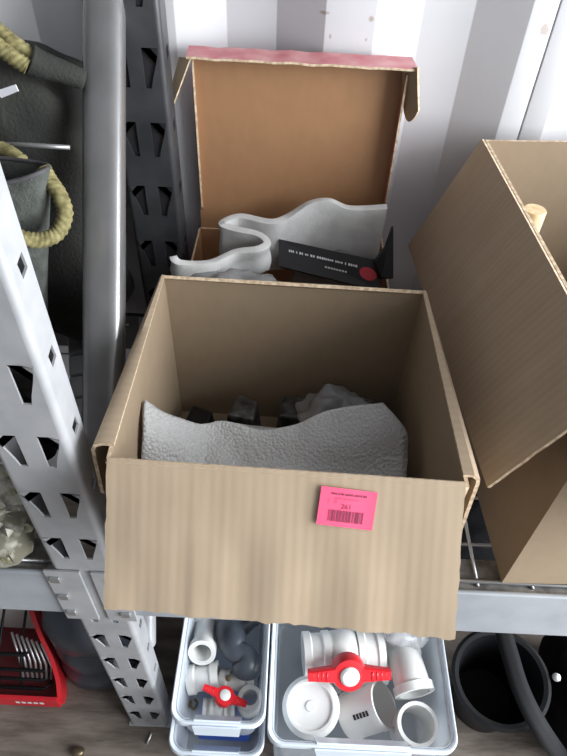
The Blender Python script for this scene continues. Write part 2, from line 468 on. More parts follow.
# beams
def beam(x0, x1, nm):
    o = box('beam', x0, x1, YF, YF+.007, .575, .700, 'beam', rack, .003)
    fl = box('deck_ledge', x0, x1, YF+.007, YF+.055, .680, .692, 'zincsheet', o)
    lo = box('bottom_lip', x0, x1, YF+.007, YF+.04, .575, .579, 'beam', o)
    return o
bl = beam(-1.5, XL-.001, 'l'); br = beam(XR+.001, 1.3, 'r')
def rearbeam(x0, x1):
    box('beam', x0, x1, .915, .925, .60, .692, 'shade_steel', rack, .002)
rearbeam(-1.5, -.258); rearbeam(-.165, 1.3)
# connector plates hooked over the front of the post
def connector(par, x0, x1, side):
    o = box('connector_plate', x0, x1, YF-.0045, YF-.0005, .565, .715, 'galv', par, .001)
    xe = x0 if side < 0 else x1
    for k in range(3):
        zc = .585+k*.052
        box('hook', x0+.006 if side < 0 else x1-.020, x0+.020 if side < 0 else x1-.006, YF-.0085, YF-.004, zc, zc+.013, 'zinc', par, .0015)
connector(bl, XL-.012, XC-.004, -1)
connector(br, XC+.010, XR+.012, 1)
# wire decks
def deck(x0, x1, step, offs):
    d = tube('wire_deck', [(x0, YF+.020, .6965), (x1, YF+.020, .6965)], .0032, 'zinc', rack, 8)
    n = int((x1-x0)/step)
    for i in range(n):
        x = x0+offs+i*step
        if x > x1: break
        tube('wire', [(x, YF+.014, .6945), (x, .915, .6945)], .0024, 'zinc', d, 6)
    for y in (.45, .53, .62, .71, .80, .89):
        tube('cross_wire', [(x0, y, .6905), (x1, y, .6905)], .0024, 'zinc', d, 6)
deck(XR+.012, 1.25, .075, .028)
deck(-1.45, XL-.012, .075, .03)

# ------------------------------------------------------------------ main open carton
ZB, ZT = .7, .98
FL, FR, BR_, BL = Vector((-.173, .357, ZT)), Vector((.188, .348, ZT)), Vector((.184, .660, ZT)), Vector((-.170, .667, ZT))
dn = Vector((0, 0, ZB-ZT))
main = empty('cardboard_box', (.007, .51, ZB), 'open tan cardboard box with a pink lot sticker on its hanging front flap', 'box')
inn, out = 'board_shade', 'board'
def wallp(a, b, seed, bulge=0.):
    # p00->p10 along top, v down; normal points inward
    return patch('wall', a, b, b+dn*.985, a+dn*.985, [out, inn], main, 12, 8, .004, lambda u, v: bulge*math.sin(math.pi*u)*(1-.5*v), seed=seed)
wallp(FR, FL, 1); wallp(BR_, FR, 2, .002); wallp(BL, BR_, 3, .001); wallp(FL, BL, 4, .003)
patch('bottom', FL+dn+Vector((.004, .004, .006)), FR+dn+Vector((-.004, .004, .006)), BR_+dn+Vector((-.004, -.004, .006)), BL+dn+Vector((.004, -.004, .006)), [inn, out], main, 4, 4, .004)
# front flap: hangs outward about forty degrees, creased and a little wavy
th = math.radians(41); fd = Vector((0, -math.sin(th), -math.cos(th)))
FLAPN = Vector((0, -math.cos(th), math.sin(th)))
h0, h1 = FL+Vector((.001, .003, .003)), FR+Vector((-.004, .003, .003))
q0, q1 = h0+fd*.156+Vector((.001, 0, 0)), h1+fd*.160
FLAPN = (h0-h1).cross(fd).normalized()
def flapd(u, v):
    return .0016*nz((u*9, v*1.5, 2))*v*2+.002*math.exp(-((u-.255)/.012)**2)*v*.6-.0012*math.exp(-((u-.735)/.01)**2)*v*.5+(.006*max(0, u-.9)/.1-.004*max(0, .06-u)/.06)*v*.4
flap = patch('front_flap', h1, h0, q0, q1, ['board_edge', 'board_edge'], main, 64, 18, .0042, lambda u, v: flapd(1-u, v)-.0, rag=.003, ragu=.002, seed=5)
flap.data.materials[0] = M['board']; flap.data.materials[1] = M['board']
# side flaps: folded over and hanging down outside
def sideflap(A, B, sgn, wf, wb, length, seed):
    # A = front end of fold, B = back end
    def fn(u, v):
        p = B*(1-u)+A*u; ww = wb*(1-u)+wf*u
        s = v*length
        k = min(1, s/.018); x = -.0045*(1-k)+ww*math.sin(k*math.pi/2)+max(0, s-.018)*.05
        z = .0030*(1-k)+.0022*math.sin(k*math.pi)-max(0, s-.010)*.98
        return p+Vector((sgn*x, 0, z))
    a, b = B, A
    o = patch('side_flap', a, b, b+Vector((0, 0, -length)), a+Vector((0, 0, -length)), [out, inn], main, 14, 16, .004*sgn, fn=fn, rag=.003, ragu=.0015, seed=seed)
    return fix_normals(o)
sideflap(FR+Vector((0, .012, 0)), BR_+Vector((0, -.004, 0)), 1, .015, .004, .118, 6)
sideflap(FL+Vector((0, .020, 0)), BL+Vector((0, -.004, 0)), -1, .021, .004, .10, 7)
# back flap: falls away behind
bd = Vector((0, math.sin(math.radians(38)), -math.cos(math.radians(38))))
patch('back_flap', BL+Vector((.004, -.0045, .003)), BR_+Vector((-.004, -.0045, .003)), BR_+bd*.075+Vector((-.006, 0, 0)), BL+bd*.075+Vector((.006, 0, 0)), [inn, out], main, 12, 6, .004, rag=.002, seed=8)

# pink lot sticker on the flap
sp = h0+FLAPN*.0012
def onflap(x, y, lift=0.): return pplane(x, y, h0+FLAPN*(.0022+lift), FLAPN)
c = [onflap(321.5, 485.5), onflap(378, 493), onflap(372, 531), onflap(316, 523.5)]
def bil(u, v, lift=0.):
    p = (c[0]*(1-u)+c[1]*u)*(1-v)+(c[3]*(1-u)+c[2]*u)*v
    return p+FLAPN*(lift+.0035*max(0, .35-u)**1.5*2+.0008*math.sin(u*5))
st = patch('lot_sticker', c[1], c[0], c[3], c[2], ['pink', 'pink', 'pink'], None, 16, 8, .0004, fn=lambda u, v: bil(1-u, v), origin=(c[2]+c[3])/2)
tag(st, 'fluorescent pink paper sticker with a barcode on the tan front flap', 'sticker')
def inkquad(name, rects, m):
    V = []; Fc = []
    for (u0, u1, v0, v1) in rects:
        b = len(V); V += [bil(u0, v0, .0004), bil(u1, v0, .0004), bil(u1, v1, .0004), bil(u0, v1, .0004)]; Fc.append((b, b+3, b+2, b+1))
    return mesh(name, V, Fc, m, st)
random.seed(4)
bars = []; u = .19
while u < .80:
    wd = random.choice((.010, .010, .018, .026)); bars.append((u, u+wd, .57, .87)); u += wd+random.choice((.008, .010, .016, .022))
inkquad('barcode', bars, 'ink')
marks = []; u = .2
while u < .82:
    wd = random.uniform(.012, .03); marks.append((u, u+wd, .125+random.uniform(-.01, .01), .175)); u += wd+random.choice((.006, .006, .02))
inkquad('heading_print', marks, 'ink')
marks = []; u = .28
while u < .7:
    wd = random.uniform(.012, .03); marks.append((u, u+wd, .25, .275+random.uniform(0, .02))); u += wd+random.choice((.008, .008, .03))
for u in (.27, .30, .16): marks.append((u, u+.008, .30, .40))
inkquad('faint_print', marks, 'faint_ink')
tcu = bpy.data.curves.new('lot_number', 'FONT'); tcu.body = '261'; tcu.size = 1; tcu.align_x = 'CENTER'; tcu.space_character = 1.12
to = bpy.data.objects.new('tmp_text', tcu); COL.objects.link(to); bpy.context.view_layer.update()
tm = bpy.data.meshes.new_from_object(to)
tv = [bil(.49+v.co.x*.115, .525-v.co.y*.185, .0005) for v in tm.vertices]; tf = [tuple(p.vertices) for p in tm.polygons]
bpy.data.objects.remove(to)
mesh('lot_number', tv, tf, 'ink', st)

# things in the main carton --------------------------------------------------
def cloth(name, rows, m, th=.0015, parent=None, origin=None, n=6, wob=.0, seed=0, label=None):
    """sheet lofted through rows of points (top row first)"""
    R = [spline(r, n) for r in rows]
    C = list(zip(*[r for r in R])); G = [spline(list(c_), n) for c_ in C]
    nv = len(G[0]); nu = len(G); V = []
    for j in range(nv):
        for i in range(nu):
            p = G[i][j]; V.append(p+Vector((nz(p+Vector((seed, 0, 0)), 30), nz(p+Vector((0, seed, 7)), 30), nz(p+Vector((3, seed, 7)), 30)))*wob)
    Fc = [(j*nu+i, j*nu+i+1, (j+1)*nu+i+1, (j+1)*nu+i) for j in range(nv-1) for i in range(nu-1)]
    o = mesh(name, V, Fc, m, parent, origin, smooth=True, label=label)
    if th:
        s = o.modifiers.new('thick', 'SOLIDIFY'); s.thickness = th; s.offset = 0
    return o
top = [pz(139, 402, .925), pz(170, 415, .90), pz(200, 424, .875), pz(222, 421, .87), pz(252, 429, .865), pz(290, 426, .87), pz(332, 411, .885), pz(382, 403, .89)]
top[0].x = max(top[0].x, -.1655)
bw_rows = [top,
           [p+Vector((.002, -.035, -.018)) for p in top],
           [Vector((p.x, p.y-.075, .845+.012*nz((p.x*20, 0, 0)))) for p in top],
           [Vector((p.x*.98, .385, .835)) for p in top]]
bw_rows[0] = [p+Vector((0, 0, 0)) for p in top]
for r in bw_rows[1:]: r[-1].x += .030; r[-1].x = min(r[-1].x, .178)
bwrap = tag(cloth('bubble_wrap', bw_rows, 'bubble', .004, None, (0, .45, .80), wob=.0035), 'crumpled sheet of cloudy bubble wrap filling the stickered cardboard box', 'bubble wrap')
lump = soft('bubble_wrap_padding', (.0, .47, .782), .155, .085, .058, 'bubble', None, .6, amp=.012, sc=14, origin=(0, .47, .707))
tag(lump, 'bunched bubble wrap padding underneath the cloudy sheet in the stickered box', 'padding')
def wedge(name, pts, h, m, label, cat):
    """faceted metal part: polygon in plan, tapered up"""
    P = [Vector(p) for p in pts]; n = len(P); c_ = sum(P, Vector())/n
    V = P+[c_+(p-c_)*.72+Vector((0, 0, h)) for p in P]
    Fc = [tuple(reversed(range(n))), tuple(range(n, 2*n))]+[(i, (i+1) % n, n+(i+1) % n, n+i) for i in range(n)]
    o = mesh(name, V, Fc, m, None, c_)
    b = o.modifiers.new('bevel', 'BEVEL'); b.width = .004; b.segments = 2
    return tag(fix_normals(o), label, cat)
wedge('metal_bracket', [(-.150, .575, .71), (-.105, .56, .71), (-.095, .60, .71), (-.14, .62, .71)], .075, 'black', 'small black metal bracket beside the bubble wrap in the stickered box', 'bracket')
wedge('machine_part', [(-.09, .575, .71), (-.035, .565, .71), (-.028, .615, .71), (-.07, .635, .71)], .088, 'metalpart', 'speckled dark grey machine part between bracket and plastic bag in the box', 'machine part')
wedge('gear_housing', [(-.015, .585, .71), (.05, .58, .71), (.055, .64, .71), (-.005, .645, .71)], .078, 'metalpart', 'dull dark metal housing half hidden by a hazy plastic bag in the box', 'machine part')
soft('plastic_bag', (.088, .592, .775), .062, .040, .065, 'haze', None, .8, amp=.022, sc=22, seed=3, origin=(.088, .592, .71))
tag(bpy.data.objects['plastic_bag'], 'hazy grey plastic bag bunched against the back of the stickered box', 'plastic bag')

# ------------------------------------------------------------------ rear mailer box with raised lid
rx0, rx1, ry0, ry1, rz1 = -.162, .162, .680, .938, .885
mail = empty('mailer_box', (0, .81, .70), 'red-printed brown mailer box with its lid standing open behind the stickered box', 'box')
LI, LO = 'lid_in', 'red_print'
def mw(a, b, seed):
    a, b = Vector(a), Vector(b); d_ = Vector((0, 0, .702-rz1))
    patch('wall', a, b, b+d_, a+d_, [LO, LI], mail, 6, 4, .003, seed=seed)
mw((rx1, ry0, rz1), (rx0, ry0, rz1), 1); mw((rx1, ry1, rz1), (rx1, ry0, rz1), 2); mw((rx0, ry1, rz1), (rx1, ry1, rz1), 3); mw((rx0, ry0, rz1), (rx0, ry1, rz1), 4)
patch('bottom', (rx0, ry0, .706), (rx1, ry0, .706), (rx1, ry1, .706), (rx0, ry1, .706), [LI, LO], mail, 3, 3, .003)
lz = 1.176
# lid panel (inside faces the room)
lid = patch('lid', (rx0+.004, ry1, rz1), (rx1-.004, ry1, rz1), (rx1-.004, .944, lz), (rx0+.006, .944, lz), [LI, LO], mail, 12, 12, .003, lambda u, v: .002*math.sin(math.pi*u)*v, seed=9)
# top tuck strip, red side up
patch('tuck_strip', (rx0+.004, .944, lz), (rx1, .944, lz-.001), (rx1+.004, .902, lz-.003), (rx0+.006, .902, lz-.001), [LI, LO], lid, 24, 3, .0032, lambda u, v: .0015*nz((u*12, 0, 4)), rag=.0012, seed=10)
# narrow side rims of the lid
for sx, wd in ((-1, .010), (1, .030)):
    xx = rx0+.006 if sx < 0 else rx1-.004
    patch('side_rim', (xx, .942, rz1+.03), (xx, .944, lz-.004), (xx-sx*.002, .944-wd, lz-.012), (xx-sx*.002, .940-wd, rz1+.045), [LI, LO] if sx > 0 else [LO, LI], lid, 8, 3, .003*(-1 if sx < 0 else 1), seed=11)
# dust ears at both ends of the tuck strip
lf = [py(190, 58, .918), py(179, 57, .930), py(167.5, 100, .930), py(172.5, 106, .922)]
patch('dust_ear', lf[0], lf[1], lf[2], lf[3], ['board', 'board'], lid, 6, 8, .003, seed=12)
rf = [py(403, 66, .93), py(419, 67, .90), py(419.5, 110, .90), py(405, 102, .93)]
def rear_ear(u, v):
    p = (rf[0]*(1-u)+rf[1]*u)*(1-v)+(rf[3]*(1-u)+rf[2]*u)*v
    return p+Vector((0, 0, -.022*math.sin(math.pi*min(1, u*1.0))**.7*(v**4)))
patch('dust_ear', rf[0], rf[1], rf[2], rf[3], ['board', 'board'], lid, 8, 10, .003, fn=rear_ear, seed=13)

# folded white foam sheet (snakes across the mailer box)
fp = [((172, 256), .95), ((180, 263), .945), ((210, 262), .94), ((235, 251), .94), ((258, 248), .945), ((267, 242), .947), ((258, 233), .95), ((232, 227), .95), ((222, 222), .953), ((240, 215), .957), ((270, 221), .96), ((287, 217), .965), ((310, 203), .985), ((330, 200), .99), ((350, 207), .98), ((387, 206), .985)]
edge = spline([pz(x, y, z) for (x, y), z in fp], 6)
edge = [Vector((max(p.x, -.172), min(p.y, .930), p.z)) for p in edge]
cen = []
V = []; Fc = []; nrow = 7
for k, p in enumerate(edge):
    t = frame_of(edge, k); t.z = 0; t.normalize(); nn = Vector((-t.y, t.x, 0))
    for j in range(nrow):
        s = j/(nrow-1); h = .05+.06*max(0, min(1, (p.y-.80)/.06))
        q = p+Vector((0, .010*s, -h*s))+nn*.002*math.sin(j*1.3+k*.2)
        q.x = max(min(q.x, .160), -.158) if q.z < .89 else q.x; q.y = min(q.y, .930)
        V.append(q)
for k in range(len(edge)-1):
    for j in range(nrow-1): Fc.append((k*nrow+j, k*nrow+j+1, (k+1)*nrow+j+1, (k+1)*nrow+j))
fo = mesh('foam_sheet', V, Fc, 'foam', None, (0, .85, .83), smooth=True)
s = fo.modifiers.new('thick', 'SOLIDIFY'); s.thickness = .0115; s.offset = 0
b = fo.modifiers.new('round', 'BEVEL'); b.width = .003; b.segments = 2; b.limit_method = 'ANGLE'
tag(fo, 'wavy folded white foam sheet standing in the open mailer box', 'foam sheet')

# black printed carton lying in front of the foam
lc = [py(279, 239, .845), py(380, 261, .805), py(380, 291, .78), py(279, 266, .815)]
lb = empty('retail_box', (lc[2]+lc[3])/2, 'slim black retail box with white print and a red spot in the mailer box', 'box')
n_ = (lc[1]-lc[0]).cross(lc[3]-lc[0]).normalized()
if n_.dot(CAM-lc[0]) < 0: n_ = -n_
V = [p for p in lc]+[p-n_*.022 for p in lc]
fix_normals(mesh('carton', V, [(0, 1, 2, 3), (7, 6, 5, 4), (0, 4, 5, 1), (1, 5, 6, 2), (2, 6, 7, 3), (3, 7, 4, 0)], 'blackmatte', lb))
def lbp(u, v): return (lc[0]*(1-u)+lc[1]*u)*(1-v)+(lc[3]*(1-u)+lc[2]*u)*v+n_*.0006
def prints(name, rects, m, par, f_):
    V = []; Fc = []
    for (u0, u1, v0, v1) in rects:
        b = len(V); V += [f_(u0, v0), f_(u1, v0), f_(u1, v1), f_(u0, v1)]; Fc.append((b, b+1, b+2, b+3))
    return mesh(name, V, Fc, m, par)
random.seed(9); rects = []; u = .10
while u < .76:
    wd = random.uniform(.010, .020); hh = random.choice((.06, .08, .08)); rects.append((u, u+wd, .35-hh/2, .35+hh/2)); u += wd+random.choice((.006, .006, .022))
prints('white_print', rects, 'white_print', lb, lbp)
prints('small_print', [(.46+.028*k, .46+.028*k+.02, .60, .66) for k in range(8)], 'whitecard', lb, lbp)
ov = [lbp(.885+.085*math.cos(a), .52+.22*math.sin(a)) for a in [2*math.pi*k/20 for k in range(20)]]
mesh('red_spot', ov, [tuple(range(20))], 'red_spot', lb)
# black upright plastic moulding beside it
mo = [py(391, 226, .84), py(391, 279, .79), py(378, 279, .79), py(372, 262, .80), py(384, 246, .82)]
n2 = (mo[1]-mo[0]).cross(mo[3]-mo[0]).normalized()
V = mo+[p-n2*.012 for p in mo]
o = fix_normals(mesh('plastic_moulding', V, [tuple(range(5)), tuple(reversed(range(5, 10)))]+[(i, (i+1) % 5, 5+(i+1) % 5, 5+i) for i in range(5)], 'black', None, mo[1]))
bv = o.modifiers.new('bevel', 'BEVEL'); bv.width = .002; bv.segments = 2
tag(o, 'pointed black plastic moulding upright at the end of the retail box', 'plastic part')
soft('parts_bag', (-.080, .748, .885), .075, .026, .050, 'haze', None, .8, amp=.018, sc=22, seed=6, origin=(-.075, .76, .782))
tag(bpy.data.objects['parts_bag'], 'crumpled grey plastic parts bag under the left end of the foam sheet', 'plastic bag')
soft('wrapped_part', (.075, .872, .81), .070, .014, .085, 'haze', None, .7, amp=.012, sc=20, seed=8, origin=(.075, .885, .725))
tag(bpy.data.objects['wrapped_part'], 'grey plastic-wrapped part between the foam sheet and the black retail box', 'wrapped part')

# ------------------------------------------------------------------ tall carton on the right
ZT2 = 1.083
A = Vector((.283, .900, ZT2)); B = Vector((.309, .388, ZT2)); Cc = Vector((.74, .400, ZT2)); Dd = Vector((.72, .935, ZT2))
tall = empty('cardboard_box', (.5, .65, .70), 'tall tan cardboard box with open flaps and a wooden dowel inside', 'box')
dz = Vector((0, 0, .702-ZT2))
def tw(a, b, seed, nu=10): patch('wall', a, b, b+dz, a+dz, ['board_shade', 'board_shade'], tall, nu, 8, .004, lambda u, v: .003*math.sin(math.pi*u)*math.sin(math.pi*min(1, v*1.2)), seed=seed)
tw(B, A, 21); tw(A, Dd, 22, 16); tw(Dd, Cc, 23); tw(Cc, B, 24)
patch('bottom', B+dz+Vector((.004, .004, .005)), Cc+dz+Vector((-.004, .004, .005)), Dd+dz+Vector((-.004, -.004, .005)), A+dz+Vector((.004, -.004, .005)), ['board_shade', 'board'], tall, 4, 4, .004)
# left flap hanging outward
g0 = px(410, 246, .213); g1 = px(490, 488, .236)
patch('side_flap', B+Vector((-.001, 0, 0)), A+Vector((-.001, 0, 0)), g0, g1, ['board_shade', 'board'], tall, 16, 10, -.004, lambda u, v: .004*math.sin(math.pi*v)*math.sin(math.pi*u), rag=.002, ragu=.002, seed=25)
# front flap hanging outward, right flap hanging outside
a40 = math.radians(38); fd2 = Vector((0, -math.sin(a40), -math.cos(a40)))
patch('front_flap', Cc, B+Vector((.012, -.001, 0)), B+fd2*.2+Vector((.014, 0, 0)), Cc+fd2*.2, ['board', 'board'], tall, 12, 8, .004, rag=.003, ragu=.002, seed=26)
patch('side_flap', Dd, Cc, Cc+Vector((.07, 0, -.19)), Dd+Vector((.07, 0, -.19)), ['board', 'board'], tall, 10, 8, .004, rag=.002, seed=27)
dt = py(535.5, 209, .75)
dw = lathe('wooden_dowel', [(0, 0), (.0155, 0), (.0155, dt.z-.712), (.0145, dt.z-.7105), (0, dt.z-.7105)], (dt.x, dt.y, .710), (0, 0, 1), 'wood', None, 24, origin=(dt.x, dt.y, .71))
tag(dw, 'pale round wooden dowel standing in the tall cardboard box', 'dowel')
tool = lathe('dark_canister', [(0, 0), (.05, 0), (.052, .01), (.052, .16), (.04, .185), (.02, .19), (0, .19)], (.42, .62, .710), (0, 0, 1), 'metalpart', None, 28, origin=(.42, .62, .71))
tag(tool, 'dull dark metal canister at the bottom of the tall cardboard box', 'canister')

# ------------------------------------------------------------------ bags on the left shelf
big = empty('canvas_bag', (-.52, .84, .70), 'big dark olive canvas bag with doubled rope handle on the left shelf', 'bag')
def bigfn(p):
    q = Vector(p); t = (q.z+.25)/.5
    q.y *= 1-.25*max(0, t)
    q.y += .010*math.sin(q.x*22+q.z*9); q.z += .012*math.sin(q.x*14+1)
    return q
soft('body', (-.530, .835, .975), .252, .092, .232, 'bag', big, .32, 60, 40, .022, 9, 2, fn=bigfn)
r0 = [py(-30, 3, .78), py(0, 32, .77), py(18, 46, .765), py(33, 57, .765)]
r1 = [py(-34, 14, .765), py(-4, 44, .755), py(14, 58, .75), py(28, 67, .75)]
twf = lambda n_: (lambda t, a: 1+.10*math.sin(3*a+t*n_))
tube('rope_handle', spline(r0, 14), .0088, 'rope', big, 14, twist=twf(60)); tube('rope_handle', spline(r1, 14), .0092, 'rope', big, 14, twist=twf(60))
tube('strap_sleeve', spline([py(29, 59, .760), py(40, 64, .765), py(58, 70, .775), py(84, 80, .785)], 6), lambda t: .018-.006*t, 'bag', big, 12)
tube('piping', [py(-12, 143, .715), py(30, 145, .718), py(70, 147.5, .72)], .003, 'tube', big, 8)
patch('care_label', py(-4, 91, .725), py(16, 84.5, .725), py(19, 91, .722), py(2, 98, .722), ['tag', 'tag', 'tag'], big, 3, 2, .0015)
tote = empty('tote_bag', (-.45, .60, .70), 'open grey-green canvas tote bag with looped yellow rope handle beside the slotted post', 'bag')
# sheet walls: front, right end, back; mouth left open
fr = [py(-170, 196, .585), py(-60, 189, .60), py(5, 183, .605), py(43.5, 171, .62)]
bk = [py(43.5, 164, .66), py(0, 158, .675), py(-60, 153, .68), py(-170, 150, .69)]
rim = spline(fr+bk, 6, True)
V = []; Fc = []; n = len(rim); nr = 10
for j in range(nr+1):
    t = j/nr
    for k, p in enumerate(rim):
        q = p.copy(); q.z = p.z+(.705-p.z)*t
        q.y += (p.y-.64)*.25*math.sin(t*math.pi); q.x += .006*math.sin(t*7+k*.4)*t-.11*t*(1 if p.x > -.4 else -.2)
        V.append(q+Vector((nz(q, 14), nz(q, 15), 0))*.006*t)
for j in range(nr):
    for k in range(n): Fc.append((j*n+k, j*n+(k+1) % n, (j+1)*n+(k+1) % n, (j+1)*n+k))
Fc.append(tuple(range(nr*n, (nr+1)*n)))
o = mesh('body', V, Fc, 'bag_face', tote, smooth=True)
s = o.modifiers.new('thick', 'SOLIDIFY'); s.thickness = .004; s.offset = 0
tube('hem', rim, .0026, 'bag_trim', tote, 8, closed=True)
lp = [py(43, 168, .64), py(50, 181, .632), py(60, 196, .620), py(65, 214, .608), py(58, 232, .596), py(42, 240, .585), py(22, 238, .578), py(0, 228, .575), py(-20, 214, .58)]
tube('rope_handle', spline(lp, 14), .0088, 'rope', tote, 14, twist=twf(170), label='twisted yellow rope loop')
tube('rope_handle', spline([py(-30, 140, .70), py(-5, 147, .695), py(10, 153, .69), py(22, 162, .68)], 8), .009, 'rope', tote, 12, twist=twf(60), label='twisted yellow rope loop')
dk = soft('duffel_bag', (-.43, .542, .790), .10, .014, .075, 'blackcloth', None, .5, 44, 26, .016, 11, 5, origin=(-.43, .530, .70))
tag(dk, 'low black cloth bag between the camouflage roll and the tote bag', 'bag')

# pale slatted tray lying on the left deck
tray = empty('slatted_tray', (-.35, .79, .70), 'pale grey slatted plastic tray on the deck behind the diagonal brace', 'tray')
ey = Vector((.10, -.33, 0)).normalized(); ex = Vector((-ey.y, ey.x, 0)); o0 = pz(68, 340, .712)
def tp(a, b, z): return Vector((o0.x, o0.y, 0))+ex*a*-1*(-1)+ey*b+Vector((0, 0, z))
def obox(name, a0, a1, b0, b1, z0, z1, m, par):
    V = [tp(a, b, z) for z in (z0, z1) for b in (b0, b1) for a in (a0, a1)]
    o = fix_normals(mesh(name, V, boxgeo(0, 1, 0, 1, 0, 1)[1], m, par))
    bv = o.modifiers.new('bevel', 'BEVEL'); bv.width = .003; bv.segments = 2; return o
obox('backing', 0, .085, -.06, .26, .699, .703, 'black', tray)
for k in range(6): obox('slat', 0, .085, -.06+k*.053, -.06+k*.053+.046, .703, .714, 'pale', tray)

# camouflage roll at the front of the left deck
cb = soft('camouflage_roll', (-.468, .425, .748), .155, .085, .045, 'camo_cloth', None, .75, 50, 30, .02, 16, 7, origin=(-.468, .425, .702))
tag(cb, 'pale mottled camouflage netting bundle on the front edge of the left shelf', 'netting')
random.seed(12); V = []; Fc = []
for k in range(420):
    a = random.uniform(0, 2*math.pi); e_ = random.uniform(.05, 1.4)
    d_ = Vector((math.cos(a)*math.cos(e_), math.sin(a)*math.cos(e_), math.sin(e_)))
    p = Vector((-.468+d_.x*.155, .425+d_.y*.085, .748+d_.z*.048))
    t = Vector((random.uniform(-1, 1), random.uniform(-1, 1), random.uniform(-.2, .8))).normalized(); sd = t.cross(d_).normalized()
    ln, wd = random.uniform(.014, .034), random.uniform(.0025, .006); b = len(V)
    V += [p-sd*wd*.4, p+t*ln*.5-sd*wd+d_*.006, p+t*ln+d_*.004, p+t*ln*.5+sd*wd+d_*.006, p+sd*wd*.4]; Fc.append((b, b+1, b+2, b+3, b+4))
lv = mesh('leaf_strips', V, Fc, 'leafstrip', cb); lv['kind'] = 'stuff'

# ------------------------------------------------------------------ under the left shelf
redp = empty('wire_basket_pack', (-.60, .52, 0), 'red card display pack holding a black wire rack on the floor', 'package')
box('base', -.80, -.455, .405, .70, .0, .012, 'darkred', redp)
box('front_strip', -.80, -.452, .398, .406, .0, .045, 'red', redp, .001)
# curved red side
sd0 = [pz(62, 699, .03), pz(60, 680, .07), pz(53, 657, .12), pz(43, 636, .16), pz(34, 612, .20), pz(29, 590, .22)]
hs = [p.z for p in sd0]
sd0 = [Vector((p.x, p.y, .0)) for p in sd0]
V = []; sdp = spline(sd0, 6); nS = len(sdp)
for i, p in enumerate(sdp):
    t = i/(nS-1)*5; k = min(4, int(t)); h = hs[k]+(hs[k+1]-hs[k])*(t-k)
    V += [p, p+Vector((0, 0, h)), p+Vector((-.009, -.002, h)), p+Vector((-.009, -.002, 0))]
Fc = []
for i in range(nS-1):
    for k in range(4): Fc.append((4*i+k, 4*i+(k+1) % 4, 4*i+4+(k+1) % 4, 4*i+4+k))
Fc += [(0, 1, 2, 3), tuple(reversed((4*nS-4, 4*nS-3, 4*nS-2, 4*nS-1)))]
fix_normals(mesh('curved_side', V, Fc, 'red', redp))
prints('white_print', [(-.545+k*.013, -.545+k*.013+.009, 0, 1) for k in range(5)], 'white_print', redp, lambda u, v: Vector((u, .3975, .018+.012*v)))
box('white_insert', -.80, -.53, .56, .68, .012, .12, 'whitecard', redp, .002)
rk = tube('wire_rack', [(-.80, .47, .10), (-.53, .47, .10), (-.50, .50, .10), (-.53, .60, .155), (-.80, .60, .155)], .0045, 'black', redp, 8)
for k in range(5):
    x = -.54-k*.048
    tube('wire', [(x, .66, .17), (x, .56, .15), (x, .48, .10), (x, .44, .05), (x, .425, .03)], .003, 'black', rk, 6)
for k in range(4):
    y = .56+k*.032; tube('cross_wire', [(-.80, y, .153), (-.525, y, .153)], .0028, 'black', rk, 6)
for k in range(7):
    a = k/6; tube('prong', [(-.56+.07*a, .505-.02*a, .13), (-.545+.075*a, .47-.015*a, .085), (-.535+.06*a, .44, .05)], .0028, 'zinc', rk, 6)
for k in range(3):
    tube('front_rail', [(-.80, .425+k*.012, .03+k*.02), (-.49, .425+k*.012, .03+k*.02), (-.475, .44+k*.012, .035+k*.02)], .004, 'black', rk, 6)
roll = lathe('rubber_roll', [(0, 0), (.066, 0), (.082, .02), (.084, .06), (.074, .085), (.084, .11), (.086, .15), (.076, .175), (.085, .20), (.086, .25), (.072, .285), (.04, .30), (0, .303)],
             (-.377, .508, 0), (-.03, .05, 1), 'slate', None, 44, origin=(-.377, .508, 0), wob=lambda a, h: 1+.05*math.sin(2*a+h*14)+.03*math.sin(5*a+h*30), sharp=80)
tag(roll, 'slate grey creased rubber roll standing next to the red display pack', 'rubber roll')
pb = pz(80, 752, 0)
ch = soft('wood_chip', (pb.x, pb.y-.002, .008), .012, .010, .009, 'brass', None, .6, 14, 8, .004, 60, origin=(pb.x, pb.y, 0)); tag(ch, 'small dull brown chip lying on the dark plywood floor', 'wood chip')
nb, nt = pz(147, 744, .003), pz(151.5, 733, .003)
nl = tube('loose_nail', [nb, nb+(nt-nb)*.9, nt], .0022, 'zinc', None, 8, origin=nb); tag(nl, 'loose shiny nail on the floor in front of the slotted post', 'nail')

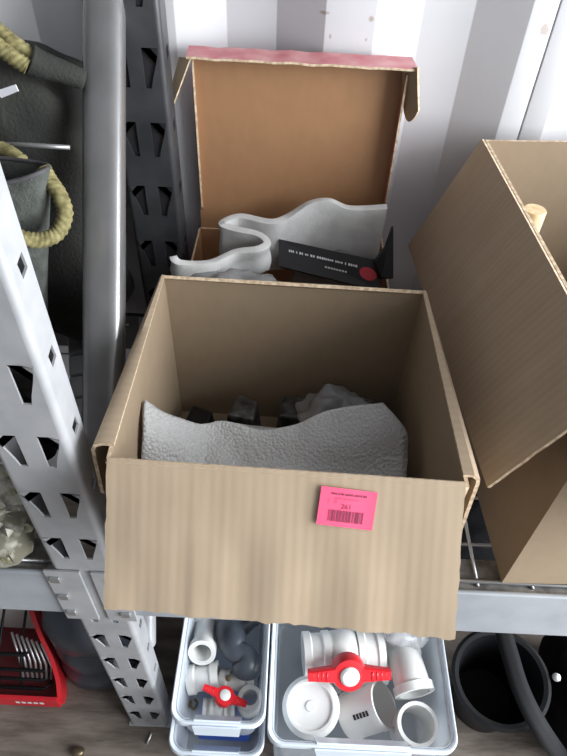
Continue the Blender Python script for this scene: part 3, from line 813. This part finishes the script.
# ------------------------------------------------------------------ clear storage bins
def rrect(cx, cy, hx, hy, r, n=6):
    P = []
    for (sx, sy, a0) in ((1, 1, 0), (-1, 1, 90), (-1, -1, 180), (1, -1, 270)):
        for k in range(n+1):
            a = math.radians(a0+90*k/n); P.append((cx+sx*(hx-r)+r*math.cos(a), cy+sy*(hy-r)+r*math.sin(a)))
    return P
def loft(rings, close_first=True):
    n = len(rings[0]); V = [p for r in rings for p in r]; Fc = []
    for j in range(len(rings)-1):
        for i in range(n): Fc.append((j*n+i, j*n+(i+1) % n, (j+1)*n+(i+1) % n, (j+1)*n+i))
    if close_first: Fc.append(tuple(reversed(range(n))))
    return V, Fc
def storage_bin(x0, x1, y0, y1, z0, z1, label, yaw=0., latch=True, taper=.008, rimw=.008):
    cx, cy, hx, hy = (x0+x1)/2, (y0+y1)/2, (x1-x0)/2, (y1-y0)/2
    e = empty('storage_bin', (cx, cy, z0), label, 'storage bin')
    ring = lambda ins, z, r=.028: [(x, y, z) for x, y in rrect(cx, cy, hx-ins, hy-ins, max(.006, r-ins*.3))]
    V, Fc = loft([ring(taper+rimw+.006, z0), ring(taper+rimw, z0+.008), ring(rimw+.002, z1-.012), ring(rimw, z1-.004)])
    o = mesh('tub', V, Fc, 'bin', e, smooth=True); o.data.set_sharp_from_angle(angle=math.radians(50))
    s = o.modifiers.new('thick', 'SOLIDIFY'); s.thickness = .0022
    V, Fc = loft([ring(rimw, z1-.006), ring(rimw-.002, z1), ring(.002, z1+.001), ring(0, z1-.002), ring(0, z1-.016), ring(.002, z1-.016), ring(.003, z1-.004), ring(rimw, z1-.006)], False)
    o = mesh('rim', V, Fc, 'bin_rim', e, smooth=True); o.data.set_sharp_from_angle(angle=math.radians(60))
    if latch:
        wq = hx*.50
        patch('latch_tab', (cx-wq, y0+rimw+.014, z1-.035), (cx+wq, y0+rimw+.014, z1-.035), (cx+wq*.96, y0+.004, z1+.002), (cx-wq*.96, y0+.004, z1+.002), ['bin_rim']*3, e, 6, 3, .003)
        patch('front_handle', (cx-wq, y0-.0015, z1-.003), (cx+wq, y0-.0015, z1-.003), (cx+wq*.93, y0-.006, z1-.034), (cx-wq*.93, y0-.006, z1-.034), ['bin_rim']*3, e, 6, 3, .003)
    return e
storage_bin(-.190, -.003, .292, .60, .0, .13, 'lower clear storage bin holding blue plastic, with another bin stacked on it')
storage_bin(-.176, -.003, .311, .60, .131, .262, 'small clear storage bin of pipe fittings stacked on another bin')
storage_bin(.001, .348, .289, .62, .0, .24, 'large clear storage bin of white pipe fittings on the floor')
bb = box('blue_box', -.145, -.035, .345, .52, .012, .100, 'blue', None, .008, origin=(-.09, .43, .012))
tag(bb, 'blue plastic box inside the lower clear storage bin', 'box')
ps = patch('price_sticker', (.255, .2835, .195), (.30, .2835, .195), (.30, .2825, .165), (.255, .2825, .165), ['pink']*3, None, 3, 2, .0006, origin=(.277, .283, .165))
tag(ps, 'plain pink sticker on the front of the large clear bin', 'sticker')

# pipe fittings
def hollow(r, t, h, lip=0.):
    p = [(r-t, 0.0), (r, 0.0), (r, .0)]
    if lip: p = [(r-t, 0), (r+lip, 0), (r+lip, .012), (r, .016), (r, h)]
    else: p = [(r-t, 0), (r, 0), (r, h)]
    return p+[(r-t, h), (r-t, .001)]
def coupler(name, a, axis, r, h, m, label, group=None, t=.004, lip=.004, collar=False, cat='pipe fitting', parent=None):
    axis = Vector(axis).normalized()
    pr = [(r-t, 0), (r+lip, 0), (r+lip, .014), (r, .017)]
    if collar: pr += [(r, h*.45), (r+lip*.8, h*.47), (r+lip*.8, h*.55), (r, h*.57)]
    pr += [(r, h-.017), (r+lip, h-.014), (r+lip, h), (r-t, h), (r-t, .0)]
    o = lathe(name, pr, a, axis, m, parent, 36, origin=None if parent else a, capends=False)
    if not parent: tag(o, label, cat, group)
    return o
def elbow(name, pts, r, m, label, cat='pipe fitting', t=.004):
    path = spline(pts, 8); ro, fo_ = tubegeo(path, r, 28, caps=False); ri, fi = tubegeo(path, r-t, 28, caps=False)
    n = len(ro); V = ro+ri; Fc = fo_+[tuple(n+k for k in reversed(q)) for q in fi]; e = n-28
    for s in range(28):
        a, b = s, (s+1) % 28; Fc += [(b, a, n+a, n+b), (e+a, e+b, n+e+b, n+e+a)]
    o = fix_normals(mesh(name, V, Fc, m, None, pts[0], smooth=True)); o.data.set_sharp_from_angle(angle=math.radians(45))
    for (p, q) in ((path[0], path[1]), (path[-1], path[-2])):
        ax = (q-p).normalized()
        lathe('socket_collar', [(r-.001, 0), (r+.005, 0), (r+.005, .016), (r-.001, .019)], p, ax, m, o, 32, capends=False)
    return tag(o, label, cat)
def valve(c, ax, ln, r, top, label, hdir, hl, hw, s=1.):
    """ball valve: body along ax, stem towards the handle centre 'top', bar handle along hdir"""
    c, ax, top = Vector(c), Vector(ax).normalized(), Vector(top)
    e = empty('ball_valve', c-Vector((0, 0, r)), label, 'valve')
    h = ln/2
    coupler('socket', c-ax*h, ax, r, ln*.33, 'pvc', '', parent=e); coupler('socket', c+ax*(h-ln*.33), ax, r, ln*.33, 'pvc', '', parent=e)
    lathe('ball_body', [(r*.9, -ln*.19), (r*1.05, -ln*.15), (r*1.14, 0), (r*1.05, ln*.15), (r*.9, ln*.19)], c, ax, 'pvc', e, 32)
    st_ = top-c; lathe('stem', [(r*.55, r*.6), (r*.50, st_.length-.004), (r*.45, st_.length)], c, st_, 'pvc', e, 24)
    up_ = st_.normalized(); hd = (Vector(hdir)-up_*Vector(hdir).dot(up_)).normalized(); sd = up_.cross(hd)
    V = []; Fc = []; n = 14
    for i in range(n+1):
        t = i/n*2-1; wd = hw*(.50+.42*max(0, math.cos(t*math.pi/2))**1.5+.06*abs(t)); tk = .008*s*(1-.25*abs(t))
        p = top+hd*hl*t+up_*(.002*s+.004*s*abs(t))
        for (a, b) in ((-1, -.6), (-.8, -1), (.8, -1), (1, -.6), (1, .6), (.8, 1), (-.8, 1), (-1, .6)): V.append(p+sd*wd*a*.5+up_*tk*b)
    for i in range(n):
        for k in range(8): Fc.append((i*8+k, i*8+(k+1) % 8, i*8+8+(k+1) % 8, i*8+8+k))
    Fc += [tuple(range(8)), tuple(range(n*8, n*8+8))]
    hnd = fix_normals(mesh('handle', V, Fc, 'valve_red', e, label='red bar handle'))
    lathe('hub', [(hw*.92, -.010*s), (hw*.95, .004*s), (hw*.86, .010*s), (hw*.6, .011*s)], top, up_, 'valve_red', hnd, 28, label='red hub')
    lathe('cap', [(hw*.52, .009*s), (hw*.52, .013*s), (hw*.40, .0155*s), (0, .0165*s)], top, up_, 'pvc', hnd, 24, label='white cap')
    nr = 9
    for sg in (-1, 1):
        for k in range(4):
            p = top+hd*sg*hl*(.55+.11*k)+up_*(.010*s)
            tube('rib', [p-sd*hw*.23, p+sd*hw*.23], .0022*s, 'valve_red', hnd, 6)
    return e
# small bin
elbow('pipe_elbow', [pz(202, 653, .235), pz(204, 642, .215), pz(205, 632, .190), pz(206, 620, .176)], .0225, 'pvc', 'white pipe elbow with open end up in the small stacked bin')
coupler('pipe_tee', pz(188.5, 680, .185), pz(222, 675, .195)-pz(188.5, 680, .185), .024, .062, 'pvc', 'white pipe coupler lying under the small red valve handle')
valve(pz(219, 708, .158), (1, .05, 0), .062, .014, pz(224.5, 696.5, .222), 'small white ball valve with red handle in the small stacked bin', pz(245, 702, .22)-pz(196, 685, .225), .044, .020, .7)
coupler('pipe_ring', pz(249, 706, .152), pz(250, 697, .202)-pz(249, 706, .152), .019, .050, 'pvc', 'short open white pipe ring beside the dark rubber hose')
elbow('pipe_bend', [pz(221, 679, .185), pz(230, 681, .188), pz(240, 682, .186), pz(247, 679, .178)], .016, 'pvc_grey', 'light grey curved pipe bend crossing the middle of the small bin')
lathe('screw_head', [(0, 0), (.006, 0), (.006, .003), (0, .004)], pz(228.5, 678, .206), (0, -.4, 1), 'brass', bpy.data.objects['pipe_bend'], 12)
hz = tube('rubber_hose', spline([pz(229, 622, .19), pz(231, 638, .222), pz(236, 651, .230), pz(244, 655, .230), pz(247, 663, .222), pz(247, 671, .207)], 8), lambda t: .0255+.005*math.sin(t*9), 'slate', None, 20, origin=pz(217, 622, .16))
tag(hz, 'bent dark slate rubber hose lying over the fittings in the small bin', 'hose')
hz2 = tube('rubber_sleeve', spline([pz(252, 612, .17), pz(250, 620, .19), pz(240, 624, .185), pz(230, 612, .17)], 8), lambda t: .022+.004*math.sin(t*12), 'slate', None, 18, origin=pz(256, 628, .15))
tag(hz2, 'short dark slate rubber sleeve behind the bent hose in the small bin', 'hose')
tube('spring_clip', spline([pz(191, 701, .150), pz(190, 706, .150), pz(194, 709, .150), pz(197, 703, .150), pz(194, 699, .152)], 6), .0028, 'brass', None, 8, origin=pz(191, 703, .182))
tag(bpy.data.objects['spring_clip'], 'small dull brass spring clip in the corner of the small bin', 'clip')
# large bin
vdir = Vector((.05, -.72, .69)).normalized(); vtop = pz(348.5, 672, .232)
valve(vtop-vdir*.078, pz(389, 647, .16)-pz(300, 652, .16), .165, .041, vtop, 'large white ball valve with wide red handle in the large bin', pz(390, 675, .235)-pz(311, 676, .235), .080, .036, 1.5)
cp = pz(311, 706, .178)
capo = lathe('round_plug', [(r_*.86, h_) for r_, h_ in [(.060, -.085), (.062, -.08), (.062, -.03), (.066, -.028), (.066, -.012), (.058, -.004), (.056, 0), (.050, 0), (.047, -.006), (.012, -.007), (.011, -.004), (0, -.004)]], cp, (-.06, -.18, 1), 'pvc', None, 44, origin=cp-Vector((0, 0, .085)))
tag(capo, 'round white pipe plug with recessed top in the large clear bin', 'pipe fitting')
cl = coupler('pipe_coupler', pz(350, 716, .105), pz(386, 704, .165)-pz(350, 716, .105), .044, .085, 'pvc', 'wide white pipe coupler with printed mark beside the round cap', lip=.001)
mk = pz(365, 719, .17)
for k in range(5): pass
cax = (pz(386, 704, .165)-pz(350, 716, .105)).normalized(); cctr = pz(350, 716, .105)
def oncyl(s_, a_):
    u_ = Vector((0, 0, 1)); u_ = (u_-cax*u_.dot(cax)).normalized(); w_ = cax.cross(u_); return cctr+cax*s_+(u_*math.cos(a_)+w_*math.sin(a_))*.0446
prints('printed_mark', [(.034+k*.0075, .034+k*.0075+.0055, .30, .52) for k in range(5)], 'blackmatte', cl, lambda u, v: oncyl(u, v) if (oncyl(.05, .4)-CAM).length < (oncyl(.05, -.4)-CAM).length else oncyl(u, -v))
elbow('pipe_elbow', [pz(415, 694, .200), pz(411, 680, .200), pz(406, 664, .185), pz(401, 650, .150)], .035, 'pvc', 'white pipe elbow with its mouth down the right side of the large bin')
ck = pz(418, 724, .205)
coupler('pipe_cup', ck-Vector((.02, -.12, .96)).normalized()*.085, (.02, -.12, .96), .036, .085, 'pvc', 'upright white pipe socket in the front right corner of the large bin', lip=.003)
pbg = soft('clear_bag', (pz(405, 634, .21).x, pz(405, 634, .21).y, .212), .045, .032, .026, 'clear', None, .8, 40, 24, .012, 22, 4, origin=(.24, .47, .14))
tag(pbg, 'crinkled clear plastic bag behind the pipe elbow in the large bin', 'plastic bag')
coupler('reducer', pz(330, 672, .07), (1, .2, 0), .04, .12, 'pvc', 'white pipe reducer buried at the bottom of the large bin', collar=True)

# ------------------------------------------------------------------ black things under the right shelf
bc = Vector((.478, .455, 0))
bk_ = lathe('rubber_tub', [(0, .006), (.060, .006), (.066, 0), (.084, .19), (.092, .195), (.093, .203), (.084, .204), (.079, .19), (.062, .012), (0, .010)], bc, (-.08, -.10, 1), 'black', None, 44, origin=bc)
tag(bk_, 'round black rubber tub with a grey rim on the floor', 'tub')
lathe('rim', [(.083, .1965), (.0955, .197), (.0965, .2045), (.090, .209), (.082, .206)], bc, (-.08, -.10, 1), 'greyblk', bk_, 44, capends=False)
duf = empty('duffel_bag', (.66, .50, 0), 'black duffel bag with a wide grey strap next to the rubber tub', 'bag')
soft('body', (.725, .43, .120), .140, .15, .112, 'blackcloth', duf, .6, 50, 30, .025, 9, 11)
sp_ = spline([pz(503, 630, .27), pz(510, 655, .27), pz(519, 685, .27), pz(531, 712, .26), pz(545, 735, .235), pz(560, 756, .17), pz(574, 775, .10)], 8)
V = []; Fc = []
for k, p in enumerate(sp_):
    t = frame_of(sp_, k); sd = t.cross(Vector((0, -.4, 1))).normalized(); wv = .017
    V += [p-sd*wv, p-sd*wv*.3+Vector((0, 0, .002)), p+sd*wv*.3+Vector((0, 0, .002)), p+sd*wv]
for k in range(len(sp_)-1):
    for j in range(3): Fc.append((4*k+j, 4*k+j+1, 4*k+5+j, 4*k+4+j))
o = mesh('strap', V, Fc, 'greyblk', duf, smooth=True, label='wide dark grey webbing strap')
s = o.modifiers.new('thick', 'SOLIDIFY'); s.thickness = .003; s.offset = 0
bp = pz(556, 677, .215)
lathe('buckle', [(0, 0), (.008, 0), (.008, .004), (.004, .006), (0, .006)], bp, (-.2, -.5, 1), 'zinc', duf, 14, label='small bright metal stud')

# black clutter added to darken the space deeper under the shelf
filler = soft('dark_clutter', (.60, .79, .20), .26, .10, .195, 'blackcloth', None, .5, 50, 30, .03, 8, 17, origin=(.58, .78, 0))
tag(filler, 'big black bundle added to darken the space behind the rubber tub', 'filler')
filler2 = soft('dark_clutter', (.06, .78, .13), .24, .12, .125, 'blackcloth', None, .5, 50, 30, .03, 8, 19, origin=(.06, .78, 0))
tag(filler2, 'flat black bundle added to darken the floor behind the clear bins', 'filler')
